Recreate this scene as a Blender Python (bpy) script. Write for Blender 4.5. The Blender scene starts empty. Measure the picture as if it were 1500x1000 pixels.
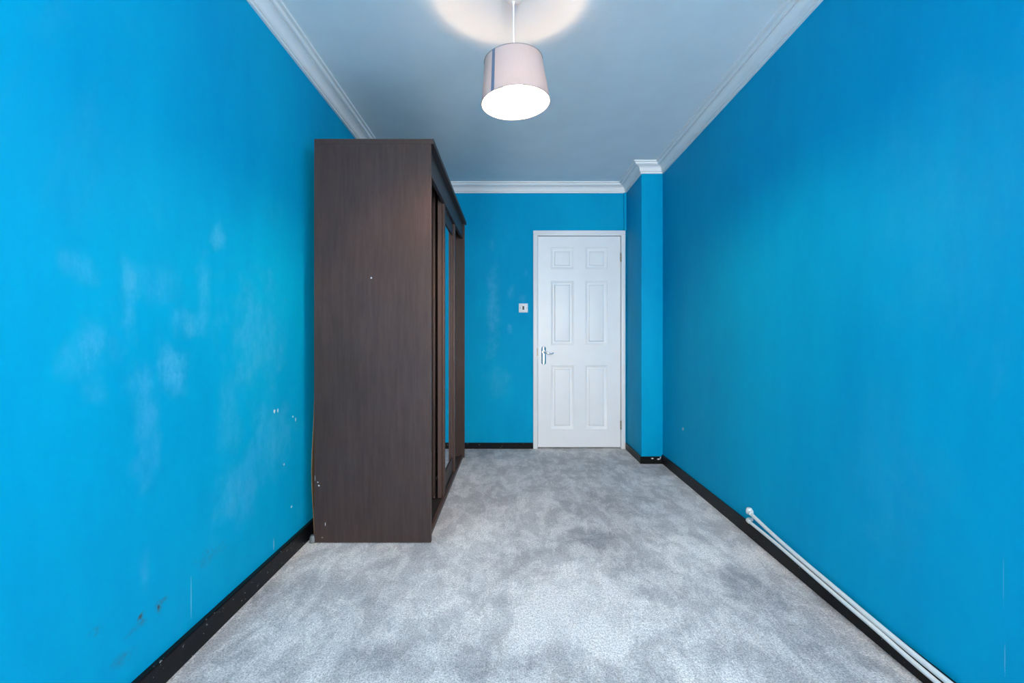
import bpy, bmesh, math, random
from mathutils import Vector, Matrix
random.seed(7)
scene = bpy.context.scene
C = scene.collection

# ------------------------------------------------------------------ camera
CAM_H = 1.04
cd = bpy.data.cameras.new('camera')
cd.sensor_width = 36.0
cd.lens = 16.0
cd.shift_y = -0.004
cd.clip_start = 0.02
cam = bpy.data.objects.new('camera', cd)
cam.location = (0, 0, CAM_H)
cam.rotation_euler = (math.pi / 2, 0, 0)
C.objects.link(cam)
scene.camera = cam

# ------------------------------------------------------------------ room dimensions (metres)
XL, XR = -1.062, 1.245          # side walls
YB, YF = 4.26, -2.30            # far wall, wall behind the camera
ZC = 2.472                      # ceiling
PX, PY = 1.068, 3.753           # boxed-out corner: its side and its front
WY0, WY1, WZ0, WZ1 = -1.75, -1.15, 1.05, 2.34   # window in the right wall, beside and behind the camera
VX0, VX1, VZ0, VZ1 = 0.25, 1.13, 0.80, 2.36     # window in the wall behind the camera

# ------------------------------------------------------------------ world, daylight, exposure
world = bpy.data.worlds.new('overcast_sky')
scene.world = world
world.use_nodes = True
wb = world.node_tree.nodes['Background']
wb.inputs['Color'].default_value = (1.0, 0.985, 0.96, 1)
wb.inputs['Strength'].default_value = 58.0
for nm, sz, szy, loc, d in (('window_portal', WY1 - WY0, WZ1 - WZ0, (XR + 0.13, (WY0 + WY1) / 2, (WZ0 + WZ1) / 2), (-1, 0, 0)),
                            ('window_portal', VX1 - VX0, VZ1 - VZ0, ((VX0 + VX1) / 2, YF - 0.13, (VZ0 + VZ1) / 2), (0, 1, 0))):
    ld = bpy.data.lights.new(nm, 'AREA')
    ld.shape = 'RECTANGLE'
    ld.size = sz
    ld.size_y = szy
    ld.cycles.is_portal = True
    lo = bpy.data.objects.new(nm, ld)
    lo.location = loc
    lo.rotation_euler = Vector(d).to_track_quat('-Z', 'Z').to_euler()
    C.objects.link(lo)

vs = scene.view_settings
vs.view_transform = 'Standard'
vs.look = 'None'
vs.gamma = 1.0
vs.use_curve_mapping = False
vs.exposure = 0.0
scene.cycles.max_bounces = 10
scene.cycles.diffuse_bounces = 7
scene.cycles.transmission_bounces = 8
scene.cycles.use_denoising = True
scene.cycles.sample_clamp_indirect = 8.0

# ------------------------------------------------------------------ node helpers
class NT:
    def __init__(self, name):
        self.m = bpy.data.materials.new(name)
        self.m.use_nodes = True
        self.t = self.m.node_tree
        self.b = self.t.nodes['Principled BSDF']
        self.tc = self.t.nodes.new('ShaderNodeTexCoord')
        self.P = self.tc.outputs['Object']
    def n(self, kind, **kw):
        nd = self.t.nodes.new(kind)
        for k, v in kw.items():
            setattr(nd, k, v)
        return nd
    def put(self, sock, v):
        if hasattr(v, 'is_output'):
            self.t.links.new(v, sock)
        else:
            sock.default_value = v
    def math(self, op, a, b=0.0, c=None, clamp=False):
        nd = self.n('ShaderNodeMath', operation=op, use_clamp=clamp)
        self.put(nd.inputs[0], a); self.put(nd.inputs[1], b)
        if c is not None: self.put(nd.inputs[2], c)
        return nd.outputs[0]
    def vmath(self, op, a, b=(0, 0, 0)):
        nd = self.n('ShaderNodeVectorMath', operation=op)
        self.put(nd.inputs[0], a); self.put(nd.inputs[1], b)
        return nd.outputs['Value'] if op == 'LENGTH' else nd.outputs[0]
    def noise(self, scale, detail=3, rough=0.5, stretch=None, dist=0.0, vec=None, col=False):
        v = vec or self.P
        if stretch: v = self.vmath('MULTIPLY', v, stretch)
        nd = self.n('ShaderNodeTexNoise')
        self.put(nd.inputs['Vector'], v)
        nd.inputs['Scale'].default_value = scale
        nd.inputs['Detail'].default_value = detail
        nd.inputs['Roughness'].default_value = rough
        nd.inputs['Distortion'].default_value = dist
        return nd.outputs['Color'] if col else nd.outputs['Fac']
    def ramp(self, v, a, b, lo=0.0, hi=1.0, smooth=True):
        nd = self.n('ShaderNodeMapRange', interpolation_type='SMOOTHSTEP' if smooth else 'LINEAR')
        self.put(nd.inputs['Value'], v)
        nd.inputs['From Min'].default_value = a; nd.inputs['From Max'].default_value = b
        nd.inputs['To Min'].default_value = lo; nd.inputs['To Max'].default_value = hi
        return nd.outputs['Result']
    def mix(self, f, a, b, mode='MIX'):
        nd = self.n('ShaderNodeMix', data_type='RGBA', blend_type=mode)
        self.put(nd.inputs[0], f)
        self.put(nd.inputs[6], a if hasattr(a, 'is_output') or len(a) == 4 else (*a, 1))
        self.put(nd.inputs[7], b if hasattr(b, 'is_output') or len(b) == 4 else (*b, 1))
        return nd.outputs[2]
    def bump(self, h, strength=0.2, dist=0.01, normal=None):
        nd = self.n('ShaderNodeBump')
        nd.inputs['Strength'].default_value = strength
        nd.inputs['Distance'].default_value = dist
        self.put(nd.inputs['Height'], h)
        if normal: self.put(nd.inputs['Normal'], normal)
        return nd.outputs[0]
    def blobs(self, lst, wobble=0.5, wscale=6.0, soft=0.35, vec=None):
        """sum of soft ragged marks: (centre, radii, weight)"""
        base = vec or self.P
        w = self.noise(wscale, 3, 0.6, col=True, vec=base)
        w = self.vmath('SUBTRACT', w, (0.5, 0.5, 0.5))
        w = self.vmath('MULTIPLY', w, (wobble * 2,) * 3)
        out = None
        for c, r, k in lst:
            d = self.vmath('SUBTRACT', base, c)
            d = self.vmath('MULTIPLY', d, tuple(1.0 / q for q in r))
            d = self.vmath('ADD', d, w)
            L = self.vmath('LENGTH', d)
            f = self.ramp(L, 1.0, soft, 0.0, k)
            out = f if out is None else self.math('ADD', out, f)
        return self.math('MINIMUM', out, 1.0)
    def fin(self, col=None, rough=0.5, spec=0.5, normal=None, metal=0.0):
        b = self.b
        if col is not None: self.put(b.inputs['Base Color'], col if hasattr(col, 'is_output') or len(col) == 4 else (*col, 1))
        self.put(b.inputs['Roughness'], rough)
        self.put(b.inputs['Specular IOR Level'], spec)
        b.inputs['Metallic'].default_value = metal
        if normal: self.put(b.inputs['Normal'], normal)
        return self.m

def wl(u, v):   # a mark on the left wall, from its place in the photograph
    s = (750 - u) / -XL; return (XL, 666.7 / s, CAM_H + (494 - v) / s)
def wr(u, v):
    s = (u - 750) / XR; return (XR, 666.7 / s, CAM_H + (494 - v) / s)
def wbk(u, v):
    s = 666.7 / YB; return ((u - 750) / s, YB, CAM_H + (494 - v) / s)
def fl(u, v):
    s = (v - 494) / CAM_H; return ((u - 750) / s, 666.7 / s, 0.0)

BLUE = (0.0002, 0.372, 0.622)
def paint(name, scuffs=(), chips=(), stains=(), scuffk=0.50):
    t = NT(name)
    v1 = t.noise(1.3, 4, 0.55, stretch=(1, 1, 0.45))
    v2 = t.noise(8.0, 6, 0.7, stretch=(1, 1, 0.3))
    f = t.math('ADD', t.math('MULTIPLY', t.ramp(v1, 0.3, 0.7), 0.72), t.math('MULTIPLY', t.ramp(v2, 0.3, 0.7), 0.28))
    col = t.mix(f, (BLUE[0] * 0.9, BLUE[1] * 0.87, BLUE[2] * 0.93), (BLUE[0] * 1.1, BLUE[1] * 1.10, BLUE[2] * 1.05))
    if scuffs:
        k = t.blobs(scuffs, 0.9, 8.0, 0.0)
        g = t.ramp(t.noise(20.0, 8, 0.8, stretch=(1, 1, 0.5)), 0.36, 0.66)
        k = t.math('MULTIPLY', k, t.math('ADD', t.math('MULTIPLY', g, 0.75), 0.25))
        col = t.mix(t.math('MULTIPLY', k, scuffk), col, (0.14, 0.53, 0.79))
    # thin haze of rubbed paint all over
    hz = t.ramp(t.noise(3.2, 7, 0.7, stretch=(1, 1, 0.5), dist=0.6), 0.56, 0.78)
    col = t.mix(t.math('MULTIPLY', hz, 0.16), col, (0.08, 0.47, 0.76))
    if stains:
        s = t.blobs(stains, 0.9, 30.0, 0.05)
        s = t.math('MULTIPLY', s, t.ramp(t.noise(70.0, 4, 0.7), 0.38, 0.62))
        col = t.mix(t.math('MULTIPLY', s, 1.3, clamp=True), col, (0.07, 0.08, 0.075))
    if chips:
        c = t.blobs(chips, 0.6, 120.0, 0.55)
        col = t.mix(c, col, (0.62, 0.75, 0.82))
    h = t.noise(38, 4, 0.6)
    h2 = t.noise(3.0, 3, 0.5)
    nb = t.bump(t.math('ADD', t.math('MULTIPLY', h, 0.25), h2), 0.25, 0.006)
    return t.fin(col, 0.6, 0.05, nb)

SC_L = [(wl(255, 540), (.1, .10, .11), 1.0), (wl(190, 435), (.1, .045, .16), .9), (wl(320, 345), (.1, .07, .08), .8),
        (wl(135, 515), (.1, .10, .13), .7), (wl(232, 412), (.1, .16, .10), .35), (wl(300, 430), (.1, .05, .18), .5),
        (wl(280, 470), (.1, .12, .07), .6), (wl(375, 490), (.1, .30, .35), .55), (wl(400, 640), (.1, .30, .22), .6),
        (wl(215, 640), (.1, .06, .22), .55), (wl(350, 720), (.1, .25, .16), .55), (wl(205, 560), (.1, .06, .12), .5),
        (wl(215, 830), (.1, .03, .1), .4), (wl(335, 620), (.1, .1, .2), .5), (wl(120, 390), (.1, .07, .07), .5)]
CH_L = [(wl(402, 602), (.1, .010, .010), 1), (wl(407, 601), (.1, .006, .012), .9), (wl(429, 610), (.1, .008, .006), .9),
        (wl(433, 614), (.1, .006, .012), .8), (wl(416, 680), (.1, .008, .006), .8), (wl(427, 742), (.1, .009, .007), .9),
        (wl(280, 875), (.1, .0014, .085), .5), (wl(401, 797), (.1, .004, .03), .45),]
ST_L = [(wl(232, 889), (.1, .020, .022), .9), (wl(207, 905), (.1, .020, .020), .7), (wl(200, 920), (.1, .05, .012), .25),
        (wl(240, 878), (.1, .02, .012), .4), (wl(308, 812), (.1, .10, .04), .22), (wl(180, 965), (.1, .05, .03), .3),
        (wl(140, 925), (.1, .03, .02), .2)]
SC_B = [(wbk(722, 450), (.085, .1, .62), .75), (wbk(750, 430), (.05, .1, .09), .7), (wbk(746, 482), (.045, .1, .07), .8),
        (wbk(765, 440), (.05, .1, .07), .5), (wbk(770, 400), (.03, .1, .06), .5), (wbk(730, 560), (.15, .1, .2), .35)]
SC_R = [(wr(1400, 300), (.1, .4, .5), .3), (wr(1300, 700), (.1, .3, .4), .3)]
CH_R = [(wr(1000.5, 628), (.1, .016, .014), .9), (wr(1472, 965), (.1, .0012, .05), .25), (wr(1470, 850), (.1, .0012, .07), .12)]
M_left = paint('blue_paint_left', SC_L, CH_L, ST_L)
M_back = paint('blue_paint_back', SC_B, scuffk=0.5)
M_right = paint('blue_paint_right', SC_R, CH_R, scuffk=0.25)
M_blue = paint('blue_paint_plain')

def m_white(name, col, rough=0.45, amp=0.05, bumpk=0.1, spec=0.4):
    t = NT(name)
    v = t.ramp(t.noise(4.0, 4, 0.6), 0.3, 0.7)
    c = t.mix(v, tuple(x * (1 - amp) for x in col), col)
    return t.fin(c, rough, spec, t.bump(t.noise(60, 3, 0.5), bumpk, 0.004))
M_ceiling = m_white('ceiling_paint_bounce_tint', (0.85, 0.905, 0.92), 0.8, 0.04, 0.15, 0.2)  # white ceiling, with the walls' blue bounce light mixed into its colour
M_cornice = m_white('cornice_plaster', (0.90, 0.905, 0.905), 0.6, 0.03, 0.08, 0.3)
M_door = m_white('door_gloss_paint', (0.89, 0.895, 0.90), 0.35, 0.03, 0.06, 0.4)
M_pipe = m_white('pipe_paint', (0.74, 0.77, 0.76), 0.35, 0.06, 0.05, 0.45)
M_plastic = m_white('white_plastic', (0.86, 0.87, 0.87), 0.3, 0.0, 0.0, 0.5)

def m_black_gloss():
    t = NT('black_baseboard_paint')
    n = t.noise(55, 4, 0.7, stretch=(1, 1, 1.6))
    chip = t.ramp(n, 0.665, 0.69)
    c = t.mix(chip, (0.0045, 0.005, 0.0065), (0.35, 0.36, 0.36))
    return t.fin(c, 0.40, 0.18, t.bump(t.noise(30, 3), 0.15, 0.003))
M_base = m_black_gloss()
def m_black_chip():
    t = NT('chipped_black_paint')
    k = t.blobs([((1.155, PY - .01, .045), (.012, .1, .007), 1), ((1.205, PY - .01, .040), (.016, .1, .007), 1),
                 ((1.220, PY - .01, .052), (.006, .1, .010), .8)], 0.7, 90, 0.5)
    return t.fin(t.mix(k, (0.0045, 0.005, 0.0065), (0.75, 0.77, 0.78)), 0.40, 0.18)
M_basechip = m_black_chip()

def m_carpet():
    t = NT('grey_carpet')
    speck = t.noise(190.0, 2, 0.6)
    speck2 = t.noise(95.0, 3, 0.7)
    pa = t.ramp(t.noise(2.8, 7, 0.70, dist=0.3), 0.44, 0.57)
    pb = t.ramp(t.noise(7.0, 7, 0.76, stretch=(1.5, 0.7, 1), dist=0.4), 0.45, 0.57)
    pc = t.ramp(t.noise(1.0, 3, 0.5), 0.35, 0.65)
    lightp = t.blobs([(fl(850, 890), (.42, .36, 1), .9), (fl(620, 900), (.3, .3, 1), .35), (fl(1010, 810), (.25, .25, 1), .5),  # pale brushed pile; the first patch also paints in the lamp's pool of light
                      (fl(700, 800), (.25, .5, 1), .4), (fl(450, 900), (.3, .22, 1), .25), (fl(1060, 990), (.2, .2, 1), .3), (fl(500, 830), (.25, .2, 1), .3)], 0.9, 5.0, 0.45)
    darkp = t.blobs([(fl(1090, 860), (.12, .28, 1), .8), (fl(1200, 920), (.25, .3, 1), .7), (fl(860, 785), (.18, .14, 1), .7),
                     (fl(400, 870), (.2, .12, 1), .6), (fl(880, 730), (.35, .35, 1), .45), (fl(960, 690), (.22, .18, 1), .6),
                     (fl(700, 665), (.2, .2, 1), .55), (fl(620, 960), (.3, .12, 1), .4), (fl(720, 985), (.35, .06, 1), .5), (fl(560, 870), (.10, .2, 1), .3)], 0.9, 6.0, 0.45)
    f = t.math('ADD', t.math('MULTIPLY', pa, 0.22), t.math('MULTIPLY', pb, 0.30))
    f = t.math('ADD', f, t.math('MULTIPLY', pc, 0.10))
    f = t.math('ADD', f, 0.25)
    f = t.math('ADD', f, t.math('MULTIPLY', lightp, 0.55))
    f = t.math('SUBTRACT', f, t.math('MULTIPLY', darkp, 0.34), clamp=True)
    col = t.mix(f, (0.345, 0.345, 0.36), (0.97, 0.945, 0.915))
    s = t.math('ADD', t.math('MULTIPLY', t.ramp(speck, 0.25, 0.75), 0.55), t.math('MULTIPLY', t.ramp(speck2, 0.25, 0.75), 0.45))
    col = t.mix(1.0, col, t.mix(s, (0.48, 0.49, 0.50), (1.28, 1.28, 1.28)), 'MULTIPLY')
    h = t.math('ADD', speck, t.math('MULTIPLY', speck2, 0.8))
    nb = t.bump(h, 0.6, 0.006)
    m = t.fin(col, 0.95, 0.1, nb)
    t.b.inputs['Sheen Weight'].default_value = 0.15
    return m
M_carpet = m_carpet()

def m_wood(name, col=(0.052, 0.033, 0.029), marks=None, axis='Z', rough=0.5, k=1.0):
    t = NT(name)
    st = {'Z': (10, 10, 0.8), 'Y': (10, 0.8, 10)}[axis]
    g = t.noise(6.0, 6, 0.65, stretch=st, dist=0.4)
    g2 = t.noise(3.0, 6, 0.7, stretch=tuple(q ** 0.35 for q in st))
    f = t.math('ADD', t.math('MULTIPLY', t.ramp(g, 0.3, 0.7), 0.6), t.math('MULTIPLY', t.ramp(g2, 0.3, 0.7), 0.4))
    c = t.mix(f, tuple(x * (1 - .26 * k) for x in col), tuple(x * (1 + .24 * k) for x in col))
    if marks:
        c = t.mix(t.blobs(marks, 0.6, 110, 0.5), c, (0.7, 0.72, 0.74))
    return t.fin(c, rough, 0.28, t.bump(g, 0.06, 0.002))
M_wood = m_wood('dark_wood')
M_woodh = m_wood('dark_wood_horizontal', axis='Y')
M_edge = m_wood('dark_wood_edge_band', (0.085, 0.052, 0.045), k=0.5)
M_hard = m_wood('brown_hardboard', (0.20, 0.125, 0.065))

def m_simple(name, col, rough=0.4, spec=0.5, metal=0.0, emit=None, es=0.0):
    t = NT(name)
    v = t.ramp(t.noise(20, 3), 0.3, 0.7)
    m = t.fin(t.mix(v, tuple(x * 0.95 for x in col), col), rough, spec, None, metal)
    if emit:
        t.b.inputs['Emission Color'].default_value = (*emit, 1)
        t.b.inputs['Emission Strength'].default_value = es
    return m
M_mirror = m_simple('mirror_silver', (0.88, 0.90, 0.91), 0.015, 0.5, 1.0)
M_chrome = m_simple('polished_chrome', (0.86, 0.89, 0.91), 0.22, 0.5, 1.0)
M_brass = m_simple('aged_brass', (0.30, 0.24, 0.15), 0.4, 0.5, 1.0)
M_dark = m_simple('dark_plastic', (0.035, 0.032, 0.035), 0.4)
M_grey = m_simple('grey_plastic', (0.16, 0.18, 0.19), 0.4)
M_track = m_simple('dark_track', (0.03, 0.028, 0.03), 0.35)
def m_bulb(zc, r):
    """frosted LED bulb: its diffuser glows fully below and fades out towards the opaque body"""
    t = NT('lit_bulb')
    sep = t.n('ShaderNodeSeparateXYZ'); t.put(sep.inputs[0], t.P)
    zn = t.math('DIVIDE', t.math('SUBTRACT', sep.outputs['Z'], zc), r)
    g = t.ramp(zn, 0.50, -0.30, 0.008, 1.0)
    m = t.fin((0.9, 0.88, 0.85), 0.4)
    t.b.inputs['Emission Color'].default_value = (1.0, 0.66, 0.40, 1)
    t.put(t.b.inputs['Emission Strength'], t.math('MULTIPLY', g, 900.0))
    return m
M_rim = m_simple('shade_rim', (0.30, 0.27, 0.27), 0.5)

def m_shade(name, col, tr):
    t = NT(name)
    w = t.noise(160, 2, 0.6, stretch=(1, 1, 0.15))
    c = t.mix(w, tuple(x * 0.93 for x in col), col)
    d = t.n('ShaderNodeBsdfDiffuse'); t.put(d.inputs['Color'], c)
    r = t.n('ShaderNodeBsdfTranslucent'); t.put(r.inputs['Color'], c)
    mx = t.n('ShaderNodeMixShader'); mx.inputs[0].default_value = tr
    t.t.links.new(d.outputs[0], mx.inputs[1]); t.t.links.new(r.outputs[0], mx.inputs[2])
    t.t.links.new(mx.outputs[0], t.t.nodes['Material Output'].inputs['Surface'])
    return t.m
M_shade = m_shade('pale_pink_grey_fabric', (0.57, 0.435, 0.40), 0.0045)
M_seam = m_shade('slate_seam_tape', (0.16, 0.20, 0.28), 0.02)

def m_glass():
    t = NT('window_glass')
    tr = t.n('ShaderNodeBsdfTransparent'); gl = t.n('ShaderNodeBsdfGlossy'); gl.inputs['Roughness'].default_value = 0.02
    fr = t.n('ShaderNodeFresnel'); fr.inputs['IOR'].default_value = 1.45
    mx = t.n('ShaderNodeMixShader')
    t.t.links.new(fr.outputs[0], mx.inputs[0]); t.t.links.new(tr.outputs[0], mx.inputs[1]); t.t.links.new(gl.outputs[0], mx.inputs[2])
    t.t.links.new(mx.outputs[0], t.t.nodes['Material Output'].inputs['Surface'])
    return t.m
M_glass = m_glass()

# ------------------------------------------------------------------ mesh helpers
def box(bm, lo, hi, bev=0.0, seg=2):
    r = bmesh.ops.create_cube(bm, size=1.0)
    vsx = r['verts']
    for v in vsx:
        v.co = Vector([(lo[i] + hi[i]) / 2 + v.co[i] * (hi[i] - lo[i]) for i in range(3)])
    if bev > 0:
        es = list({e for v in vsx for e in v.link_edges})
        bmesh.ops.bevel(bm, geom=es, offset=bev, segments=seg, affect='EDGES', profile=0.5, clamp_overlap=True)
def tube(bm, pts, r, seg=14, cap=True):
    pts = [Vector(p) for p in pts]
    rs = r if isinstance(r, (list, tuple)) else [r] * len(pts)
    rings = []
    up = None
    for i, p in enumerate(pts):
        d = (pts[min(i + 1, len(pts) - 1)] - pts[max(i - 1, 0)]).normalized()
        if up is None:
            a = Vector((0, 0, 1)) if abs(d.z) < 0.9 else Vector((1, 0, 0))
        else:
            a = up
        u = (a - d * a.dot(d)).normalized()
        w = d.cross(u)
        up = u
        rings.append([bm.verts.new(p + (u * math.cos(2 * math.pi * k / seg) + w * math.sin(2 * math.pi * k / seg)) * rs[i]) for k in range(seg)])
    for a, b in zip(rings, rings[1:]):
        for k in range(seg):
            bm.faces.new((a[k], a[(k + 1) % seg], b[(k + 1) % seg], b[k]))
    if cap:
        bm.faces.new(rings[0][::-1]); bm.faces.new(rings[-1])
def lathe(bm, prof, centre, seg=40, caps=True):
    c = Vector(centre); rings = []
    for r, z in prof:
        rings.append([bm.verts.new(c + Vector((r * math.cos(2 * math.pi * k / seg), r * math.sin(2 * math.pi * k / seg), z))) for k in range(seg)])
    for a, b in zip(rings, rings[1:]):
        for k in range(seg):
            bm.faces.new((a[k], a[(k + 1) % seg], b[(k + 1) % seg], b[k]))
    if caps:
        bm.faces.new(rings[0][::-1]); bm.faces.new(rings[-1])
def obj(name, bm, mat, parent=None, smooth=False, origin=None):
    """origin: world point subtracted from the vertices (the parent's place)"""
    bmesh.ops.recalc_face_normals(bm, faces=bm.faces)
    if origin is not None:
        bmesh.ops.translate(bm, verts=bm.verts, vec=-Vector(origin))
    me = bpy.data.meshes.new(name)
    bm.to_mesh(me); bm.free()
    me.materials.append(mat)
    if smooth:
        for p in me.polygons: p.use_smooth = True
        if hasattr(me, 'set_sharp_from_angle'): me.set_sharp_from_angle(angle=math.radians(40))
    o = bpy.data.objects.new(name, me)
    C.objects.link(o)
    if parent: o.parent = parent
    return o
def boxo(name, lo, hi, mat, parent=None, bev=0.0, origin=None, seg=2):
    bm = bmesh.new(); box(bm, lo, hi, bev, seg)
    return obj(name, bm, mat, parent, bev > 0, origin)
def empty(name, loc, **props):
    o = bpy.data.objects.new(name, None)
    o.empty_display_size = 0.1
    o.location = loc
    C.objects.link(o)
    for k, v in props.items(): o[k] = v
    return o
def struct(o):
    o['kind'] = 'structure'
    return o

# ------------------------------------------------------------------ the room
T = 0.12
bm = bmesh.new(); box(bm, (XL - T, YF - T, -0.1), (XR + T, YB + 0.3, 0.0))
struct(obj('floor', bm, M_carpet))
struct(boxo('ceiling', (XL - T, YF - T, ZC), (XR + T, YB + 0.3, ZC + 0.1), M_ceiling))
struct(boxo('wall_left', (XL - T, YF - T, 0), (XL, YB + 0.3, ZC), M_left))
bm = bmesh.new()
box(bm, (XR, YF - T, 0), (XR + T, WY0, ZC))
box(bm, (XR, WY1, 0), (XR + T, YB + 0.3, ZC))
box(bm, (XR, WY0, 0), (XR + T, WY1, WZ0))
box(bm, (XR, WY0, WZ1), (XR + T, WY1, ZC))
struct(obj('wall_right', bm, M_right))
DX0, DX1, DZ = 0.198, 1.058, 2.037        # outer edges of the door surround
OX0, OX1, OZ = 0.228, 1.030, 2.002        # opening in the wall
bm = bmesh.new()
box(bm, (XL, YB, 0), (OX0, YB + 0.12, ZC))
box(bm, (OX1, YB, 0), (XR, YB + 0.12, ZC))
box(bm, (OX0, YB, OZ), (OX1, YB + 0.12, ZC))
box(bm, (XL, YB + 0.14, 0), (XR, YB + 0.28, ZC))  # unseen backing slab, added to stop sky light leaking under the door
struct(obj('wall_back', bm, M_back))
struct(boxo('wall_boxing', (PX, PY, 0), (XR, YB, ZC), M_blue, bev=0.004))
bm = bmesh.new()
box(bm, (XL, YF - T, 0), (VX0, YF, ZC))
box(bm, (VX1, YF - T, 0), (XR, YF, ZC))
box(bm, (VX0, YF - T, 0), (VX1, YF, VZ0))
box(bm, (VX0, YF - T, VZ1), (VX1, YF, ZC))
struct(obj('wall_front', bm, M_blue))
def window(name, u0, u1, z0, z1, base, rz):
    """frame, two panes and a sill, built in the wall plane then turned into place"""
    w = struct(empty(name, base)); w.rotation_euler = (0, 0, rz)
    h = (u1 - u0) / 2; H = z1 - z0
    bm = bmesh.new()
    for a in ((-h, -h + .05), (h - .05, h), (-.025, .025)):
        box(bm, (a[0], -.03, 0), (a[1], .03, H))
    box(bm, (-h, -.03, 0), (h, .03, .05)); box(bm, (-h, -.03, H - .05), (h, .03, H))
    obj('window_frame', bm, M_door, w)
    for a, b in ((-h + .05, -.025), (.025, h - .05)):
        boxo('window_pane', (a, -.002, .05), (b, .002, H - .05), M_glass, w)
    boxo('window_sill', (-h - .04, -.15, -.03), (h + .04, -.03, 0), M_door, w, 0.005)
window('window_1', VX0, VX1, VZ0, VZ1, ((VX0 + VX1) / 2, YF - .06, VZ0), math.pi)
window('window_2', WY0, WY1, WZ0, WZ1, (XR + .06, (WY0 + WY1) / 2, WZ0), -math.pi / 2)

# sweeps along the walls with mitred corners
PATH = [(XL, YF), (XL, YB), (PX, YB), (PX, PY), (XR, PY), (XR, YF)]
def mitre(i, path, closed=True):
    n = len(path)
    p0, p1, p2 = (Vector(path[(i - 1) % n]), Vector(path[i]), Vector(path[(i + 1) % n]))
    def nrm(a, b):
        d = (b - a).normalized(); return Vector((d.y, -d.x))
    n1, n2 = nrm(p0, p1), nrm(p1, p2)
    return (n1 + n2) / (1 + n1.dot(n2))
def sweep_seg(i, prof, path):
    a, b = Vector(path[i]), Vector(path[(i + 1) % len(path)])
    ma, mb = mitre(i, path), mitre((i + 1) % len(path), path)
    bm = bmesh.new()
    ra = [bm.verts.new((a.x + ma.x * d, a.y + ma.y * d, z)) for d, z in prof]
    rb = [bm.verts.new((b.x + mb.x * d, b.y + mb.y * d, z)) for d, z in prof]
    k = len(prof)
    for j in range(k):
        bm.faces.new((ra[j], ra[(j + 1) % k], rb[(j + 1) % k], rb[j]))
    bm.faces.new(ra[::-1]); bm.faces.new(rb)
    return bm
cove = []
for q in range(9):
    t_ = q / 8 * math.pi / 2
    cove.append((0.020 + 0.030 * (1 - math.cos(t_)), ZC - 0.063 + 0.033 * math.sin(t_)))
CORN = [(0, ZC), (0, ZC - .085), (.012, ZC - .085), (.0125, ZC - .0765), (.005, ZC - .0755), (.005, ZC - .0705), (.017, ZC - .0695), (.018, ZC - .064)] + cove + \
       [(.050, ZC - .0215), (.0555, ZC - .0215), (.056, ZC - .0275), (.063, ZC - .0265), (.068, ZC - .020), (.069, ZC - .0135), (.064, ZC - .012), (.0645, ZC - .0095), (.082, ZC - .0095), (.083, ZC)]
for i, nm in enumerate(['trim_1', 'trim_2', 'trim_3', 'trim_4', 'trim_5', 'trim_6']):
    struct(obj(nm, sweep_seg(i, CORN, PATH), M_cornice, smooth=False))
# small blue batten down the corner above the door
struct(boxo('trim_7', (1.044, YB - .026, DZ), (PX, YB, ZC - .084), M_blue, bev=0.004))

def bprof(h, t_):
    return [(0, 0), (t_, 0), (t_, h - .004), (t_ - .004, h), (0, h)]
struct(obj('baseboard_left', sweep_seg(0, bprof(.078, .020), PATH), M_base))
# far wall: from the left corner to the door surround
bm = bmesh.new(); box(bm, (XL + .02, YB - .012, 0), (DX0, YB, .056), .002, 1)
struct(obj('baseboard_back', bm, M_base))
bm = bmesh.new(); box(bm, (PX - .012, PY - .012, 0), (PX, YB - .02, .060), .002, 1)
struct(obj('baseboard_boxing_side', bm, M_base))
bm = bmesh.new(); box(bm, (PX, PY - .012, 0), (XR - .010, PY, .060), .002, 1)
struct(obj('baseboard_boxing_front', bm, M_basechip))
bm = bmesh.new(); box(bm, (XR - .010, YF, 0), (XR, PY, .075), .002, 1)
struct(obj('baseboard_right', bm, M_base))
bm = bmesh.new(); box(bm, (XL + .02, YF, 0), (XR - .01, YF + .012, .075), .002, 1)
struct(obj('baseboard_front', bm, M_base))

# ------------------------------------------------------------------ door
door = struct(empty('door_1', (0.63, YB, 0)))
do = door.location.copy()
LX0, LX1, LZ0, LZ1 = 0.2440, 1.0150, 0.013, 1.985
yl = YB + 0.003                      # front face of the leaf
bm = bmesh.new()
AW = .036
box(bm, (DX0, YB - .018, 0), (DX0 + AW, YB, DZ - AW), .004)
box(bm, (DX1 - AW, YB - .018, 0), (DX1, YB, DZ - AW), .004)
box(bm, (DX0, YB - .018, DZ - AW), (DX1, YB, DZ), .004)
obj('architrave', bm, M_door, door, True, do)
bm = bmesh.new()
box(bm, (OX0, YB - .010, 0), (LX0 - .004, YB + .115, LZ1 + .004), .001, 1)
box(bm, (LX1 + .004, YB - .010, 0), (OX1, YB + .115, LZ1 + .004), .001, 1)
box(bm, (OX0, YB - .010, LZ1 + .005), (OX1, YB + .115, OZ), .001, 1)
obj('jamb', bm, M_door, door, True, do)
def px(u): return (u - 750) / 156.5
def pz(v): return CAM_H + (494 - v) / 156.5
cols = [(px(807), px(840.3)), (px(857.6), px(890))]
rows = [(pz(394), pz(362.4)), (pz(505.2), pz(411.6)), (pz(628.5), pz(535))]
bm = bmesh.new()
d2 = yl + .036
xs = [LX0, cols[0][0], cols[0][1], cols[1][0], cols[1][1], LX1]
for a, b in ((xs[0], xs[1]), (xs[2], xs[3]), (xs[4], xs[5])):
    box(bm, (a, yl, LZ0), (b, d2, LZ1))
zs = [LZ0, rows[2][0], rows[2][1], rows[1][0], rows[1][1], rows[0][0], rows[0][1], LZ1]
for a, b in ((zs[0], zs[1]), (zs[2], zs[3]), (zs[4], zs[5]), (zs[6], zs[7])):
    for x0, x1 in cols:
        box(bm, (x0, yl, a), (x1, d2, b))
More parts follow.
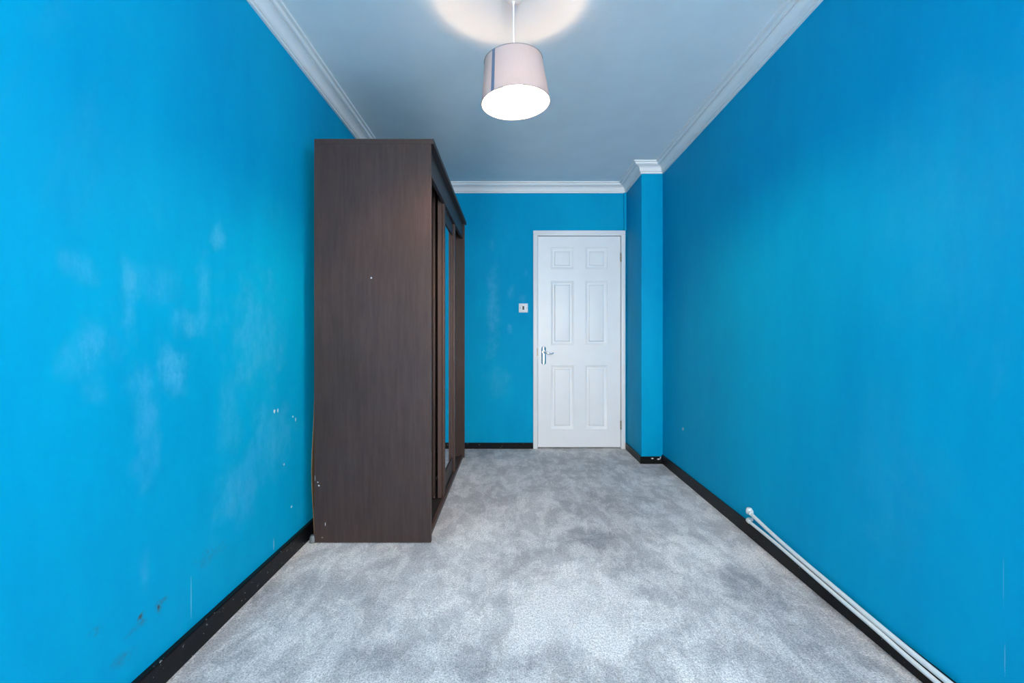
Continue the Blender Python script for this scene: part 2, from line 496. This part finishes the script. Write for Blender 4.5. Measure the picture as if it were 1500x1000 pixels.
leaf = obj('door_leaf', bm, M_door, door, False, do)
PROF = [(0, 0.0), (.0015, .005), (.006, .0065), (.013, .012), (.022, .0135), (.030, .0135), (.034, .012), (.0365, .005), (.039, .003), (.044, .0025)]
for x0, x1 in cols:
    for z0, z1 in rows:
        bm = bmesh.new(); prev = None
        for ins, dep in PROF:
            ring = [bm.verts.new(c) for c in ((x0 + ins, yl + dep, z0 + ins), (x1 - ins, yl + dep, z0 + ins), (x1 - ins, yl + dep, z1 - ins), (x0 + ins, yl + dep, z1 - ins))]
            if prev:
                for k in range(4): bm.faces.new((prev[k], prev[(k + 1) % 4], ring[(k + 1) % 4], ring[k]))
            else: first = ring
            prev = ring
        bm.faces.new(prev)
        bk = [bm.verts.new((v.co.x, yl + .024, v.co.z)) for v in first]
        for k in range(4): bm.faces.new((first[k], first[(k + 1) % 4], bk[(k + 1) % 4], bk[k]))
        bm.faces.new(bk[::-1])
        obj('panel', bm, M_door, leaf, True, do)
# handle: long back plate with rounded ends, rose and scrolled lever
hx, hz0, hz1, hr = px(796.4), pz(534), pz(507), .021
bm = bmesh.new()
out = []
for k in range(13):
    a = math.pi * k / 12; out.append((hx + hr * math.cos(a), hz1 - hr + hr * math.sin(a)))
for k in range(13):
    a = math.pi + math.pi * k / 12; out.append((hx + hr * math.cos(a), hz0 + hr + hr * math.sin(a)))
f0 = [bm.verts.new((x, yl - .001, z)) for x, z in out]
f1 = [bm.verts.new((x, yl - .006, z)) for x, z in out]
f2 = [bm.verts.new((hx + (x - hx) * .82, yl - .009, (z - (hz0 + hz1) / 2) * .96 + (hz0 + hz1) / 2)) for x, z in out]
nn = len(out)
for r0, r1 in ((f0, f1), (f1, f2)):
    for k in range(nn): bm.faces.new((r0[k], r0[(k + 1) % nn], r1[(k + 1) % nn], r1[k]))
bm.faces.new(f2); bm.faces.new(f0[::-1])
plate = obj('handle_plate', bm, M_chrome, door, True, do)
hz = pz(515.3)
bm = bmesh.new()
tube(bm, [(hx, yl - .008, hz), (hx, yl - .022, hz)], [.019, .013], 20)
tube(bm, [(hx, yl - .020, hz), (hx + .003, yl - .046, hz), (hx + .018, yl - .055, hz - .003), (hx + .045, yl - .056, hz - .012),
          (hx + .066, yl - .055, hz - .017), (hx + .080, yl - .053, hz - .013), (hx + .087, yl - .051, hz - .004)],
     [.009, .010, .009, .0075, .007, .007, .006], 12)
obj('lever', bm, M_chrome, plate, True, do)
for sx, sz in ((-1, hz1 - .028), (1, hz1 - .028), (-1, hz0 + .026), (1, hz0 + .026)):
    bm = bmesh.new(); tube(bm, [(hx + sx * .011, yl - .009, sz), (hx + sx * .011, yl - .0108, sz)], .0035, 10)
    obj('screw', bm, M_grey, plate, False, do)
boxo('latch_plate', (LX0 - .010, YB - .0115, pz(521)), (LX0 - .004, YB - .0102, pz(510)), M_brass, door, 0, do)
for v in (377, 622):
    bm = bmesh.new(); xh = LX1 + .001
    for k in range(3):
        z0 = pz(v + 6.5) + k * .028
        tube(bm, [(xh + .001, yl - .012, z0), (xh + .001, yl - .012, z0 + .026)], .0050, 10)
    obj('hinge', bm, M_brass, door, True, do)

# ------------------------------------------------------------------ light switch
sx, sz, sh = px(766.6), pz(451), .0425
sw = empty('light_switch', (sx, YB, sz), label='square white light switch with dark rocker on blue wall beside the door', category='light switch')
so = sw.location.copy()
boxo('plate', (sx - sh, YB - .009, sz - sh), (sx + sh, YB, sz + sh), M_plastic, sw, .003, so)
boxo('rocker', (sx - .0085, YB - .014, sz - .017), (sx + .0085, YB - .009, sz + .017), M_dark, sw, .002, so)
for s in (-1, 1):
    bm = bmesh.new(); tube(bm, [(sx + s * .030, YB - .009, sz), (sx + s * .030, YB - .0102, sz)], .0035, 10)
    obj('screw', bm, M_grey, sw, False, so)

# ------------------------------------------------------------------ wardrobe
W0, W1 = 2.30, 3.95                 # near and far ends
WB, WF, WH = -1.000, -0.410, 2.043  # back, front, height
P = .022
wr_ = empty('sliding_wardrobe', ((WB + WF) / 2, (W0 + W1) / 2, 0), label='tall dark brown wooden sliding-door wardrobe with mirrored middle door', category='wardrobe')
wro = wr_.location.copy()
def wpt(u, v):
    s = 666.7 / W0
    return Vector(((u - 750) / s, W0, CAM_H + (494 - v) / s)) - wro
marks = [(wpt(544, 407), (.006, .1, .005), 1), (wpt(467, 711), (.005, .1, .005), 1), (wpt(465.5, 706), (.004, .1, .004), .8),
         (wpt(476.5, 767), (.0025, .1, .010), .9), (wpt(472, 787), (.006, .1, .003), .4), (wpt(612, 204.5), (.004, .1, .003), .9),
         (wpt(461.5, 700), (.002, .1, .02), .4)]
M_side = m_wood('dark_wood_side', marks=marks)
for k, (a, b) in enumerate(((W0, W0 + P), (W1 - P, W1))):
    s_ = boxo('side_panel', (WB, a, 0.004), (WF - .002, b, WH - P), M_side if k == 0 else M_wood, wr_, .0008, wro, 1)
    boxo('edge_band', (WF - .002, a, 0.004), (WF, b, WH - P), M_edge, s_, 0, wro)
boxo('top_panel', (WB, W0 - .001, WH - P - .004), (WF + .014, W1 + .012, WH), M_woodh, wr_, .0012, wro, 1)
boxo('bottom_panel', (WB + .01, W0 + P, .030), (WF - .14, W1 - P, .048), M_woodh, wr_, 0, wro)
boxo('fascia', (WF - .034, W0 + P, 1.892), (WF - .016, W1 - P, WH - P - .004), M_woodh, wr_, .001, wro, 1)
boxo('plinth', (WF - .030, W0 + P, .004), (WF - .012, W1 - P, .030), M_edge, wr_, .001, wro, 1)
boxo('track', (WF - .135, W0 + P, .004), (WF - .030, W1 - P, .014), M_track, wr_, 0, wro)
boxo('track', (WF - .135, W0 + P, 1.985), (WF - .034, W1 - P, 2.012), M_track, wr_, 0, wro)
# bowed hardboard back
bm = bmesh.new(); n = 24; L = []
for k in range(n + 1):
    z = 0.03 + (WH - P - .03 - .004) * k / n
    bow = .017 * math.exp(-((z - .36) / .26) ** 2) + .0002
    L.append([bm.verts.new((WB - bow - d, y, z)) for d in (0, .004) for y in (W0 + .015, W1 - .002)])
for a, b in zip(L, L[1:]):
    for i, j in ((0, 1), (1, 3), (3, 2), (2, 0)): bm.faces.new((a[i], a[j], b[j], b[i]))
bm.faces.new((L[0][0], L[0][2], L[0][3], L[0][1])); bm.faces.new((L[-1][0], L[-1][1], L[-1][3], L[-1][2]))
obj('back_panel', bm, M_hard, wr_, True, wro)
for y in (W0 + .012, W1 - .03):
    bm = bmesh.new()
    lathe(bm, [(.001, .038), (.012, .036), (.017, .026), (.018, .0)][::-1], (WB - .010, y, .001), 16, True)
    obj('foot', bm, M_grey, wr_, True, wro)
def sdoor(y0, y1, xf, mirror, sm=None):
    """one sliding door; xf = front face of its stiles"""
    z0, z1, th, stw = .018, 1.975, .044, .040
    kids = []
    if mirror:
        d_ = boxo('mirror_door', (xf - th + .006, y0 + .01, z0 + .01), (xf - .030, y1 - .01, z1 - .01), M_wood, wr_, 0, wro)
        boxo('mirror', (xf - .030, y0 + stw - .004, z0 + .12), (xf - .024, y1 - stw + .004, z1 - .17), M_mirror, d_, 0, wro)
    else:
        d_ = boxo('wood_door', (xf - th + .006, y0 + .01, z0 + .01), (xf - .018, y1 - .01, z1 - .01), M_wood, wr_, 0, wro)
    for a, b in ((y0, y0 + stw), (y1 - stw, y1)):
        bm = bmesh.new()
        box(bm, (xf - th, a, z0), (xf - .018, b, z1), .001, 1)
        box(bm, (xf - .0178, a + .003, z0), (xf, b - .003, z1), .004, 2)
        obj('stile', bm, sm or M_edge, d_, True, wro)
    for a, b in ((z0, z0 + .118), (z1 - .168, z1)):
        boxo('rail', (xf - .030, y0 + stw + .001, a), (xf - .016, y1 - stw - .001, b), M_woodh, d_, .001, wro, 1)
    return d_
sdoor(W0 + P + .004, 2.925, WF - .078, False, M_wood)  # darker stiles paint in the shadow beside the mirror door
sdoor(2.895, 3.46, WF - .019, True)
sdoor(3.43, W1 - P - .004, WF - .078, False)

# ------------------------------------------------------------------ pipes along the right wall
def pipe(name, pts, r, label, endw):
    root = empty(name, pts[0], label=label, category='pipe', group='heating pipes along the right wall')
    o = root.location.copy()
    # smooth the path (Catmull-Rom)
    P4 = [Vector(p) for p in pts]; out = []
    for i in range(len(P4) - 1):
        p0, p1, p2, p3 = P4[max(i - 1, 0)], P4[i], P4[i + 1], P4[min(i + 2, len(P4) - 1)]
        for q in range(6):
            s = q / 6
            out.append(0.5 * ((2 * p1) + (p2 - p0) * s + (2 * p0 - 5 * p1 + 4 * p2 - p3) * s * s + (3 * p1 - p0 - 3 * p2 + p3) * s ** 3))
    out.append(P4[-1])
    bm = bmesh.new(); tube(bm, out, r, 16)
    obj('pipe_run', bm, M_pipe, root, True, o)
    a = Vector(pts[0]); e = []
    for q in range(9):
        t_ = q / 8 * math.pi / 2
        e.append(a + Vector((.020 * (1 - math.cos(t_)), .020 * math.sin(t_), 0)))
    e = [a + Vector((0, -.014, 0))] + e + [Vector((endw, e[-1].y, a.z))]
    bm = bmesh.new(); tube(bm, e, r + .0022, 16)
    el = obj('elbow', bm, M_pipe, root, True, o)
    return root, o, el, e[-1]
up = [(1.222, 2.335, .139), (1.222, 2.127, .117), (1.222, 1.906, .1015), (1.222, 1.679, .090), (1.222, 1.50, .081), (1.222, 1.273, .0745), (1.222, .8, .072), (1.222, YF + .02, .070)]
lw = [(1.213, 2.336, .0985), (1.213, 2.12, .0945), (1.213, 1.96, .0875), (1.213, 1.68, .0735), (1.213, 1.55, .070), (1.213, 1.52, .0675), (1.213, 1.295, .0560), (1.213, .8, .052), (1.213, YF + .02, .050)]
lw = [p for i, p in enumerate(lw) if i != 4]
r1, o1, e1, p1 = pipe('heating_pipe', up, .0086, 'upper white painted pipe with capped elbow above the black skirting', XR - .001)
bm = bmesh.new()
lathe(bm, [(.004, .020), (.012, .017), (.016, .008), (.016, -.006), (.013, -.012), (.004, -.015)][::-1], (1.226, 2.352, .141), 16)
obj('end_cap', bm, M_pipe, e1, True, o1)
pipe('heating_pipe', lw, .0076, 'lower thinner white painted pipe running in front of the black skirting', XR - .001 if lw[0][2] > .075 else XR - .011)

# ------------------------------------------------------------------ pendant lamp
LX, LY = 0.006, 1.90
lamp = empty('pendant_lamp', (LX, LY, ZC), label='pale pinkish grey drum pendant lampshade glowing below the ceiling', category='ceiling lamp')
lo_ = lamp.location.copy()
bm = bmesh.new()
lathe(bm, [(.043, 0), (.043, -.006), (.040, -.016), (.033, -.026), (.020, -.031), (.006, -.033)], (LX, LY, ZC), 36)
rose = obj('ceiling_rose', bm, M_plastic, lamp, True, lo_)
bm = bmesh.new(); lathe(bm, [(.006, -.033), (.006, -.040), (.004, -.043)], (LX, LY, ZC), 16)
obj('cord_grip', bm, M_plastic, rose, True, lo_)
ZT, ZB, RT, RB = 2.190, 2.016, .121, .142
bm = bmesh.new(); tube(bm, [(LX, LY, ZC - .035), (LX + .001, LY, ZT - .02)], .0028, 10)
obj('cord', bm, M_plastic, lamp, True, lo_)
tilt = Matrix.Translation((LX, LY, ZT)) @ Matrix.Rotation(math.radians(-3.2), 4, 'Y') @ Matrix.Translation((-LX, -LY, -ZT))
seg = 96
bm = bmesh.new(); lathe(bm, [(RB, ZB), ((RB * 2 + RT) / 3, ZB + (ZT - ZB) / 3), ((RB + 2 * RT) / 3, ZB + 2 * (ZT - ZB) / 3), (RT, ZT)], (LX, LY, 0), seg, False)
bm.transform(tilt)
shade = obj('lamp_shade', bm, M_shade, lamp, True, lo_)
for R_, Z_ in ((RT, ZT), (RB, ZB)):
    bm = bmesh.new()
    pts = [(LX + R_ * math.cos(2 * math.pi * k / 72), LY + R_ * math.sin(2 * math.pi * k / 72), Z_) for k in range(73)]
    tube(bm, pts, .0018, 8, False); bm.transform(tilt)
    obj('rim', bm, M_rim, shade, True, lo_)
bm = bmesh.new()       # overlap seam tape on the outside
a0, a1 = math.radians(226.5), math.radians(233)
q0, q1 = [], []
for k in range(5):
    a = a0 + (a1 - a0) * k / 4
    for lst, e_ in ((q0, .0006), (q1, .0020)):
        lst.append([bm.verts.new((LX + (r + e_) * math.cos(a), LY + (r + e_) * math.sin(a), z)) for r, z in ((RB, ZB), (RT, ZT))])
for k in range(4):
    bm.faces.new((q1[k][0], q1[k + 1][0], q1[k + 1][1], q1[k][1])); bm.faces.new((q0[k][0], q0[k][1], q0[k + 1][1], q0[k + 1][0]))
    bm.faces.new((q0[k][0], q0[k + 1][0], q1[k + 1][0], q1[k][0])); bm.faces.new((q0[k][1], q1[k][1], q1[k + 1][1], q0[k + 1][1]))
for k in (0, 4):
    bm.faces.new((q0[k][0], q1[k][0], q1[k][1], q0[k][1]))
bm.transform(tilt)
obj('seam_tape', bm, M_seam, shade, False, lo_)
bm = bmesh.new()
for k in range(3):
    a = math.radians(90 + 120 * k)
    tube(bm, [(LX + .02 * math.cos(a), LY + .02 * math.sin(a), ZT - .022), (LX + RT * math.cos(a), LY + RT * math.sin(a), ZT)], .0018, 8)
bm.transform(tilt)
obj('spider', bm, M_plastic, shade, True, lo_)
bm = bmesh.new(); lathe(bm, [(.008, ZT - .012), (.019, ZT - .018), (.020, ZT - .060), (.016, ZT - .068)][::-1], (LX, LY, 0), 24)
obj('lamp_holder', bm, M_plastic, lamp, True, lo_)
bm = bmesh.new()
lathe(bm, [(.012, ZT - .066), (.013, ZT - .072), (.020, ZT - .077), (.0275, ZT - .0785)][::-1], (LX, LY, 0), 24)
bulb = obj('bulb', bm, M_plastic, lamp, True, lo_)
bm = bmesh.new()
prof = []
for k in range(0, 20):
    t_ = math.radians(45 + 135 * k / 20)
    prof.append((.040 * math.sin(t_), ZT - .1065 + .040 * math.cos(t_)))
lathe(bm, prof[::-1], (LX, LY, 0), 24)
obj('bulb_dome', bm, m_bulb(ZT - .1065 - ZC, .040), bulb, True, lo_)
